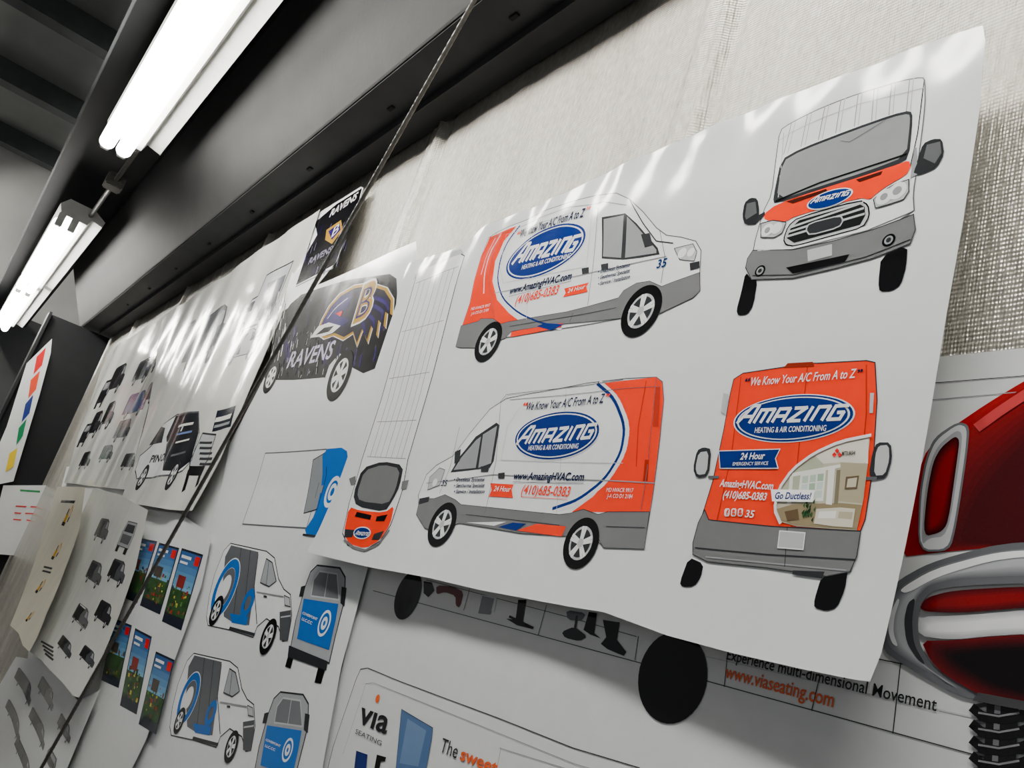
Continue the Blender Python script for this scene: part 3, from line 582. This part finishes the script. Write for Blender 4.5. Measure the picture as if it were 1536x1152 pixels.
# ============ LOWER LEFT SHEETS ============
def dF(X,Z): return .005*sn(3*X)+.003*sn(7*X+Z)
SF=Sheet(.872,dF,.08)
make_sheet(SF,[(222,764),(270,770),(318,802),(302,880),(262,990),(218,1112),(180,1190),(90,1190),(150,1030),(190,880)],"white print sheet with six colourful toy advert pictures",PAPER3)
a=Art(SF,"advert_picture","small sky blue and green advert prints")
def pr(q,k):
    def B(u,v):
        return (q[0][0]*(1-u)*(1-v)+q[1][0]*u*(1-v)+q[2][0]*u*v+q[3][0]*(1-u)*v, q[0][1]*(1-u)*(1-v)+q[1][1]*u*(1-v)+q[2][1]*u*v+q[3][1]*(1-u)*v)
    def R(u0,v0,u1,v1,c,L): a.poly([B(u0,v0),B(u1,v0),B(u1,v1),B(u0,v1)],c,L)
    R(0,0,1,1,(24,30,44),0)
    for i in range(6): R(.04,.03+i*.09,.96,.12+i*.09+.01,(40+14*i,84+16*i,140+11*i),1+i*.2)
    R(.04,.53,.96,.86,(40,74,34),2.5)
    for i in range(44):
        u=random.uniform(.05,.9); v=random.uniform(.42,.84); s_=random.uniform(.03,.1)
        R(u,v,min(.96,u+s_),v+s_*.6,random.choice([(66,108,44),(30,54,26),(110,70,40),(150,34,24),(70,72,76),(180,160,60),(22,24,30)]),3+i*.02)
    R(.2,.34,.55,.5,(70,60,52) if k%2 else (120,30,24),4)
    R(.72,.05,.94,.17,(200,14,18),5); R(.1,.08,.55,.12,WHT,5); R(.1,.16,.45,.19,WHT,5)
for k,q in enumerate([[(205,806),(236,812),(206,905),(178,893)],[(239,814),(269,822),(240,922),(210,908)],[(273,822),(305,832),(272,946),(243,932)],[(172,928),(198,938),(178,1032),(152,1020)],[(203,942),(228,955),(205,1072),(180,1058)],[(234,977),(262,990),(234,1102),(208,1086)]]): pr(q,k)
a.done()
def dG(X,Z): return .01*sn(3*X+1)+.07*max(0,(-.25-Z)/.5)**2
SG=Sheet(.835,dG,.08)
make_sheet(SG,[(140,732),(180,742),(222,765),(204,850),(172,940),(142,1010),(124,1048),(110,1044),(92,1022),(62,990),(40,974),(60,900),(100,820)],"curling grey print sheet with greyscale vehicle pictures",PAPER2)
a=Art(SG,"vehicle_drawing","greyscale vehicle drawings")
for b in((190,805,13,28,(146,148,150),(80,82,84),1),(154,795,9,24,(90,90,90),G1,0),(176,858,12,26,G2,BLK,0),(142,860,11,26,(80,82,82),G1,0),(156,920,11,26,G1,BLK,0),(122,925,11,26,(90,90,90),BLK,0),(132,985,10,20,G2,BLK,0),(98,970,10,20,(60,62,64),BLK,0)): a.mini(*b)
for i in range(4):
    y=968+i*6; a.line([(62+i*2,y-6),(80,y+4)],DGR,.008,1)
a.done()
def dG2(X,Z): return .012*sn(2*X)+.07*max(0,(-.1-Z)/.5)**2
SG2=Sheet(.80,dG2,.08)
make_sheet(SG2,[(86,730),(128,731),(120,790),(98,852),(70,920),(56,955),(44,978),(34,968),(28,950),(15,938),(38,880),(66,796)],"curling yellowed print sheet with yellow digger pictures",PAPER4)
a=Art(SG2,"digger_drawing","yellow and black digger picture")
YL=(190,138,6)
def digger(x,y,k,f=1):
    C=SG2.P(x,y); T=SG2.P(x,y-k); z=abs(T[1]-C[1])
    def q(L): return [(C[0]+u*z*f,C[1]+v*z) for u,v in L]
    a.wpoly(q([(-.9,-1),(.9,-1),(1,-.6),(-1,-.6)]),BLK,1); a.wpoly(q([(-.7,-.6),(.7,-.6),(.7,.2),(-.1,.3),(-.1,.9),(-.7,.9)]),YL,2)
    a.wpoly(q([(-.6,.2),(-.15,.2),(-.15,.8),(-.6,.8)]),(24,28,34),3); a.wline(q([(.4,.1),(1.0,1.3),(1.9,.7),(1.8,0)]),YL,3,z*.22); a.wpoly(q([(1.5,0),(2.1,.1),(2.0,-.5),(1.6,-.5)]),(40,38,34),4)
digger(100,775,15); digger(84,828,14); digger(60,880,14); digger(44,925,12)
a.line([(66,850),(78,853)],DGR,.01,1); a.line([(64,856),(76,859)],DGR,.01,1); a.line([(92,752),(112,753)],BLK,.016,1)
a.done()
def dJ(X,Z): return .006*sn(3*X)+.004*sn(8*X)
SJ=Sheet(.850,dJ,.1)
make_sheet(SJ,[(24,985),(70,992),(118,1052),(150,1035),(85,1190),(-20,1190),(-20,1060)],"white print sheet with dark car drawings",PAPER3)
a=Art(SJ,"vehicle_drawing","dark car drawings")
for b in((70,1040,11,24,(70,72,78),BLK,0),(38,1030,10,24,(90,92,98),G1,0),(96,1092,10,24,(56,58,62),BLK,0),(58,1092,11,24,(60,62,66),BLK,0),(22,1080,10,24,(80,82,86),BLK,0),(76,1140,9,24,(90,92,96),G1,1),(36,1140,11,24,(50,52,56),BLK,0)): a.mini(*b)
a.done()

# ============ STRUCTURE ============
def struct(o): o["kind"]="structure"; return o
def box(name,x0,x1,y0,y1,z0,z1,mat,bev=0):
    bm=bmesh.new(); bmesh.ops.create_cube(bm,size=1)
    c=Vector(((x0+x1)/2,(y0+y1)/2,(z0+z1)/2))
    for v in bm.verts: v.co=Vector((v.co.x*(x1-x0),v.co.y*(y1-y0),v.co.z*(z1-z0)))
    if bev: bmesh.ops.bevel(bm,geom=bm.edges[:],offset=bev,segments=2,affect='EDGES')
    me=bpy.data.meshes.new(name); bm.to_mesh(me); bm.free(); me.materials.append(mat)
    o=bpy.data.objects.new(name,me); o.location=c; COL.objects.link(o); return o
XE=-8.03
def wallmat():
    m=bpy.data.materials.new("insulation_film"); m.use_nodes=True; nt=m.node_tree; b=nt.nodes["Principled BSDF"]
    tc=nt.nodes.new("ShaderNodeTexCoord")
    def mp(sc):
        k=nt.nodes.new("ShaderNodeMapping"); k.inputs["Scale"].default_value=sc; nt.links.new(tc.outputs["Object"],k.inputs["Vector"]); return k
    def noise(sc,det=3):
        n=nt.nodes.new("ShaderNodeTexNoise"); n.inputs["Scale"].default_value=1; n.inputs["Detail"].default_value=det; nt.links.new(mp(sc).outputs[0],n.inputs["Vector"]); return n
    n1=noise((170,1,22)); n2=noise((34,1,3.0)); n3=noise((6,1,1.2),4); n4=noise((60,1,60),2); n5=noise((110,1,40),2)
    def wave(d,sc):
        w=nt.nodes.new("ShaderNodeTexWave"); w.wave_type='BANDS'; w.bands_direction=d; w.inputs["Scale"].default_value=sc; w.inputs["Distortion"].default_value=.8; nt.links.new(mp((1,1,1)).outputs[0],w.inputs["Vector"]); return w
    w=wave('Z',50); w2=wave('X',74)
    def mth(op,a,bv):
        k=nt.nodes.new("ShaderNodeMath"); k.operation=op
        for i,v in enumerate((a,bv)):
            if isinstance(v,(int,float)): k.inputs[i].default_value=v
            else: nt.links.new(v,k.inputs[i])
        return k.outputs[0]
    h=mth('ADD',mth('ADD',mth('ADD',mth('MULTIPLY',n1.outputs["Fac"],1.1),mth('MULTIPLY',n2.outputs["Fac"],1.9)),mth('MULTIPLY',mth('ADD',w.outputs["Fac"],w2.outputs["Fac"]),.2)),mth('MULTIPLY',n4.outputs["Fac"],.5))
    bp=nt.nodes.new("ShaderNodeBump"); bp.inputs["Strength"].default_value=.7; bp.inputs["Distance"].default_value=.004
    nt.links.new(h,bp.inputs["Height"]); nt.links.new(bp.outputs["Normal"],b.inputs["Normal"])
    cr=nt.nodes.new("ShaderNodeValToRGB"); cr.color_ramp.elements[0].position=.3; cr.color_ramp.elements[1].position=.72
    cr.color_ramp.elements[0].color=lin((150,146,136))+(1,); cr.color_ramp.elements[1].color=lin((204,200,190))+(1,)
    nt.links.new(mth('ADD',mth('MULTIPLY',n3.outputs["Fac"],.55),mth('MULTIPLY',n5.outputs["Fac"],.45)),cr.inputs["Fac"]); nt.links.new(cr.outputs["Color"],b.inputs["Base Color"])
    b.inputs["Roughness"].default_value=.2; b.inputs["Metallic"].default_value=.3
    return m
INS=wallmat()
xf=[hitY(1050,120,.9)[0]]
xf=[xf[0]+k for k in(0,-1.25,-2.9,-4.4,-5.9,.75)]
def wd(X,Z):
    v=0.003*sn(2.3*X)+.0022*sn(9*X+1.5*sn(2*Z))+.0012*sn(37*X+2*sn(3*Z))
    k=max(0,min(1,(Z-1.95)/.3))
    for f in xf:
        u=X-f-.014*sn(3*Z)-.05*(Z-2.5); v+=k*(.030*math.exp(-(u/.016)**2)-.010*math.exp(-((u-.035)/.018)**2)+.012*math.exp(-((u+.06)/.02)**2))
    return v
nx,nz=1100,44; x0,x1=-8.2,1.6; z0,z1=0,3.4
vs=[];fs=[]
for j in range(nz+1):
    for i in range(nx+1):
        X=x0+(x1-x0)*i/nx; Z=z0+(z1-z0)*j/nz; vs.append((X,.909-wd(X,Z)*.75,Z))
for j in range(nz):
    for i in range(nx):
        k=j*(nx+1)+i; fs.append((k,k+1,k+nx+2,k+nx+1))
me=bpy.data.meshes.new("wall_back"); me.from_pydata(vs,[],fs); me.materials.append(INS)
for p in me.polygons:p.use_smooth=True
o=bpy.data.objects.new("wall_back",me); COL.objects.link(o); struct(o)
CONC=nmat("concrete",(100,100,97),rough=.6,namt=.15,nscale=3,bump=.1)
PANEL=nmat("end_panel",(206,205,200),rough=.5,namt=.06,nscale=2)
DADO=nmat("end_wall_lower_dark",(60,61,62),rough=.6,namt=.2,nscale=1.5)
CEILM=nmat("ceiling_panel",(112,113,111),rough=.6,namt=.1,nscale=2)
struct(box("floor",-13,2,-5,.95,-.1,0,CONC)); struct(box("ceiling",-13,2,-5,1.0,5.9,6.0,CEILM)); struct(box("wall_left",-13,-12.7,-5,1.0,0,5.9,PANEL))
struct(box("trim_1",-12.7,-12.66,-5,.95,0,3.75,DADO))  # stands for dark things there; added to cut glare on far-left sheets
def profile(name,pts,xa,xb,mat,parent=None):
    bm=bmesh.new(); A=[bm.verts.new((xa,p[0],p[1])) for p in pts]; B=[bm.verts.new((xb,p[0],p[1])) for p in pts]; n=len(pts)
    bm.faces.new(A); bm.faces.new(B[::-1])
    for i in range(n): bm.faces.new((A[i],B[i],B[(i+1)%n],A[(i+1)%n]))
    bmesh.ops.recalc_face_normals(bm,faces=bm.faces[:])
    me=bpy.data.meshes.new(name); bm.to_mesh(me); bm.free(); me.materials.append(mat)
    o=bpy.data.objects.new(name,me); COL.objects.link(o); return o
def thing(name,label,cat,loc=(0,0,0)):
    o=bpy.data.objects.new(name,None); o.location=loc; COL.objects.link(o); o["label"]=label; o["category"]=cat; return o
def par(ch,p):
    ch.parent=p; ch.location=ch.location-p.location; return ch
col=thing("steel_column","dark painted steel column against the insulated wall","column",(XE,.65,0))
par(box("web",XE-.02,XE,.40,.895,0,3.06,STEELD),col); par(box("flange",XE-.12,XE+.10,.375,.398,0,3.06,STEELD),col)
zb=1.70*D+CZ
beam=thing("steel_eave_beam","long dark grey painted steel beam along the wall top","beam",(-3.2,.7,zb))
pts=[(.90,zb),(.655,zb),(.650,zb+.006),(.40,zb+.47),(.40,zb+.7),(.90,zb+.7)]
par(profile("beam_body",pts,-8.2,1.5,STEEL),beam)
par(profile("underside_plate",[(.90,zb-.001),(.90,zb-.004),(.66,zb-.004),(.66,zb-.001)],-8.2,1.5,STEELB),beam)
par(profile("lip",[(.86,zb-.012),(.80,zb-.012),(.80,zb-.035),(.795,zb-.035),(.795,zb-.005),(.86,zb-.005)],-8.0,1.5,STEELB),beam)
for i in range(9):
    b=box("bolt",-6.6+i*.7-.018,-6.6+i*.7+.018,.74,.755,zb-.010,zb-.003,STEELD,.002); par(b,beam)
bm2=thing("ceiling_channel","dark steel channel carrying the fluorescent lights","beam",(-4,.15,3.65))
par(profile("channel_body",[(-.062,3.62),(.42,3.62),(.42,3.70),(-.062,3.70)],-12.6,1.5,STEELD),bm2)
par(profile("channel_flange",[(-.062,3.58),(-.05,3.58),(-.05,3.62),(-.062,3.62)],-12.6,1.5,STEELP),bm2)
for i in range(4):
    xx=-12.3+i*1.9
    b=thing("roof_purlin","dark steel purlin under the ceiling panels","beam",(xx,-2,5.75)); b["group"]="roof purlins"
    par(box("purlin_web",xx-.10,xx+.10,-4.9,.9,5.66,5.898,STEELP),b)
# ---------- light fixtures ----------
hz=2.0*D
e1=hitZ(250,235,hz).x; s2=hitZ(165,345,hz).x
def tube_mesh(name,xa,xb,y,z,r,mat,seg=20):
    bm=bmesh.new(); bmesh.ops.create_cone(bm,cap_ends=True,segments=seg,radius1=r,radius2=r,depth=xb-xa,matrix=Matrix.Rotation(math.pi/2,4,'Y'))
    for f in bm.faces: f.smooth=len(f.verts)==4
    me=bpy.data.meshes.new(name); bm.to_mesh(me); bm.free(); me.materials.append(mat)
    o=bpy.data.objects.new(name,me); o.location=((xa+xb)/2,y,z); COL.objects.link(o); return o
def fixture(xa,xb,yc=.185,z=hz+CZ,hang=True):
    f=thing("fluorescent_light","long white two tube fluorescent ceiling light, switched on","light",((xa+xb)/2,yc,z)); f["group"]="rows of fluorescent lights"
    par(profile("housing",[(yc-.12,z+.02),(yc-.10,z-.02),(yc-.09,z-.04),(yc+.07,z-.04),(yc+.085,z+.005),(yc+.155,z-.01),(yc+.16,z+.03),(yc+.08,z+.075),(yc-.08,z+.075)],xa,xb,WHITEM),f)
    for dy in(-.060,.020): 
        par(tube_mesh("tube",xa+.04,xb-.04,yc-.02+dy,z-.095,.036,TUBE),f)
        for x in(xa+.015,xb-.015): par(box("socket",x-.018,x+.018,yc-.02+dy-.022,yc-.02+dy+.022,z-.125,z-.03,WHITEM,.005),f)
    for x in(xa+.4,xb-.4): par(box("hanger",x-.02,x+.02,yc-.01,yc+.01,z+.075,z+.07+(.8 if not hang else 0)+.003,STEELD),f)
    return f
fixture(e1,e1+2.44); fixture(s2-2.44,s2); fixture(s2-5.0,s2-2.56); fixture(e1+2.56,e1+5.0)
for x in(-12.4,-9.8): fixture(x,x+2.44,-1.45,5.03,False)  # extra unseen row, added to brighten the far end wall
cd=thing("conduit","grey electrical conduit joining two lights","pipe",((e1+s2)/2,.25,hz+CZ+.02))
par(tube_mesh("pipe",s2+.004,e1-.004,.25,hz+CZ+.03,.014,GALV),cd); par(box("junction_box",(e1+s2)/2-.06,(e1+s2)/2+.06,.20,.30,hz+CZ-.01,hz+CZ+.0705,GALV,.008),cd)
# ---------- cable ----------
def pt(px,py,Y):
    X,Z=hitY(px,py,Y); return Vector((X,Y,Z+CZ))
A=pt(712,0,.60); B=pt(62,1152,.77); d=(B-A); A2=A-d*.12; B2=B+d*.02
n=700; dirv=(B2-A2).normalized(); u=dirv.orthogonal().normalized(); w=dirv.cross(u); sg=18; vs=[];fs=[]
for i in range(n+1):
    c=A2.lerp(B2,i/n)
    for j in range(sg):
        th=2*math.pi*j/sg; r=.0058*(1+.13*math.cos(6*(th+i*.22))); vs.append(tuple(c+u*math.cos(th)*r+w*math.sin(th)*r))
for i in range(n):
    for j in range(sg):
        k=(j+1)%sg; fs.append((i*sg+j,i*sg+k,(i+1)*sg+k,(i+1)*sg+j))
me=bpy.data.meshes.new("bracing_cable"); me.from_pydata(vs,[],fs); me.materials.append(GALV)
for p in me.polygons:p.use_smooth=True
o=bpy.data.objects.new("bracing_cable",me); COL.objects.link(o); o["label"]="twisted steel bracing cable stretched diagonally across the posters"; o["category"]="cable"
# ---------- items hanging on the column ----------
def flat(name,parts,label,cat,X):
    root=None
    for i,(nm,pts,c) in enumerate(parts):
        P=[hitX(p[0],p[1],X)+Vector((.002*i if i else 0,0,0)) for p in pts]
        tr=tessellate_polygon([P]); org=P[0] if root is None else root.location
        me=bpy.data.meshes.new(nm); me.from_pydata([tuple(p-org) for p in P],[],[tuple(t) for t in tr]); me.materials.append(ink(c) if c!=WHT else PAPER3)
        o=bpy.data.objects.new(nm,me); COL.objects.link(o)
        if root is None: root=o; o.location=org; o["label"]=label; o["category"]=cat
        else: o.parent=root
flat("colour_chart",[("colour_chart",[(40,545),(78,508),(76,530),(60,590),(20,722),(0,726),(-20,710),(10,640)],WHT),
 ("swatch",[(55,535),(69,521),(63,548),(50,562)],(190,30,36)),("swatch",[(46,570),(60,556),(54,584),(42,598)],(200,60,30)),("swatch",[(38,606),(50,592),(44,620),(32,634)],(30,46,110)),("swatch",[(28,642),(40,628),(34,654),(24,668)],(20,116,70)),("swatch",[(14,680),(26,672),(20,700),(8,708)],(210,180,30))],"white hanging colour chart with five square swatches","chart",XE+.14)
flat("whiteboard",[("whiteboard",[(5,728),(88,728),(62,836),(-20,830)],WHT),("marker_writing",[(30,734),(60,736),(60,739),(30,737)],(50,130,80))]+
 [("marker_writing",[(x,y),(x+l,y+1),(x+l-1,y+3),(x-1,y+2)],(200,60,60)) for x,y,l in((24,758,16),(46,759,20),(22,768,10),(38,769,26),(20,778,12),(40,779,8))],"white dry erase board with red handwriting","whiteboard",XE+.12)

# ---------- world ----------
wld=bpy.data.worlds.new("world"); scene.world=wld; wld.use_nodes=True
wld.node_tree.nodes["Background"].inputs[0].default_value=(.94,.95,.96,1); wld.node_tree.nodes["Background"].inputs[1].default_value=.28
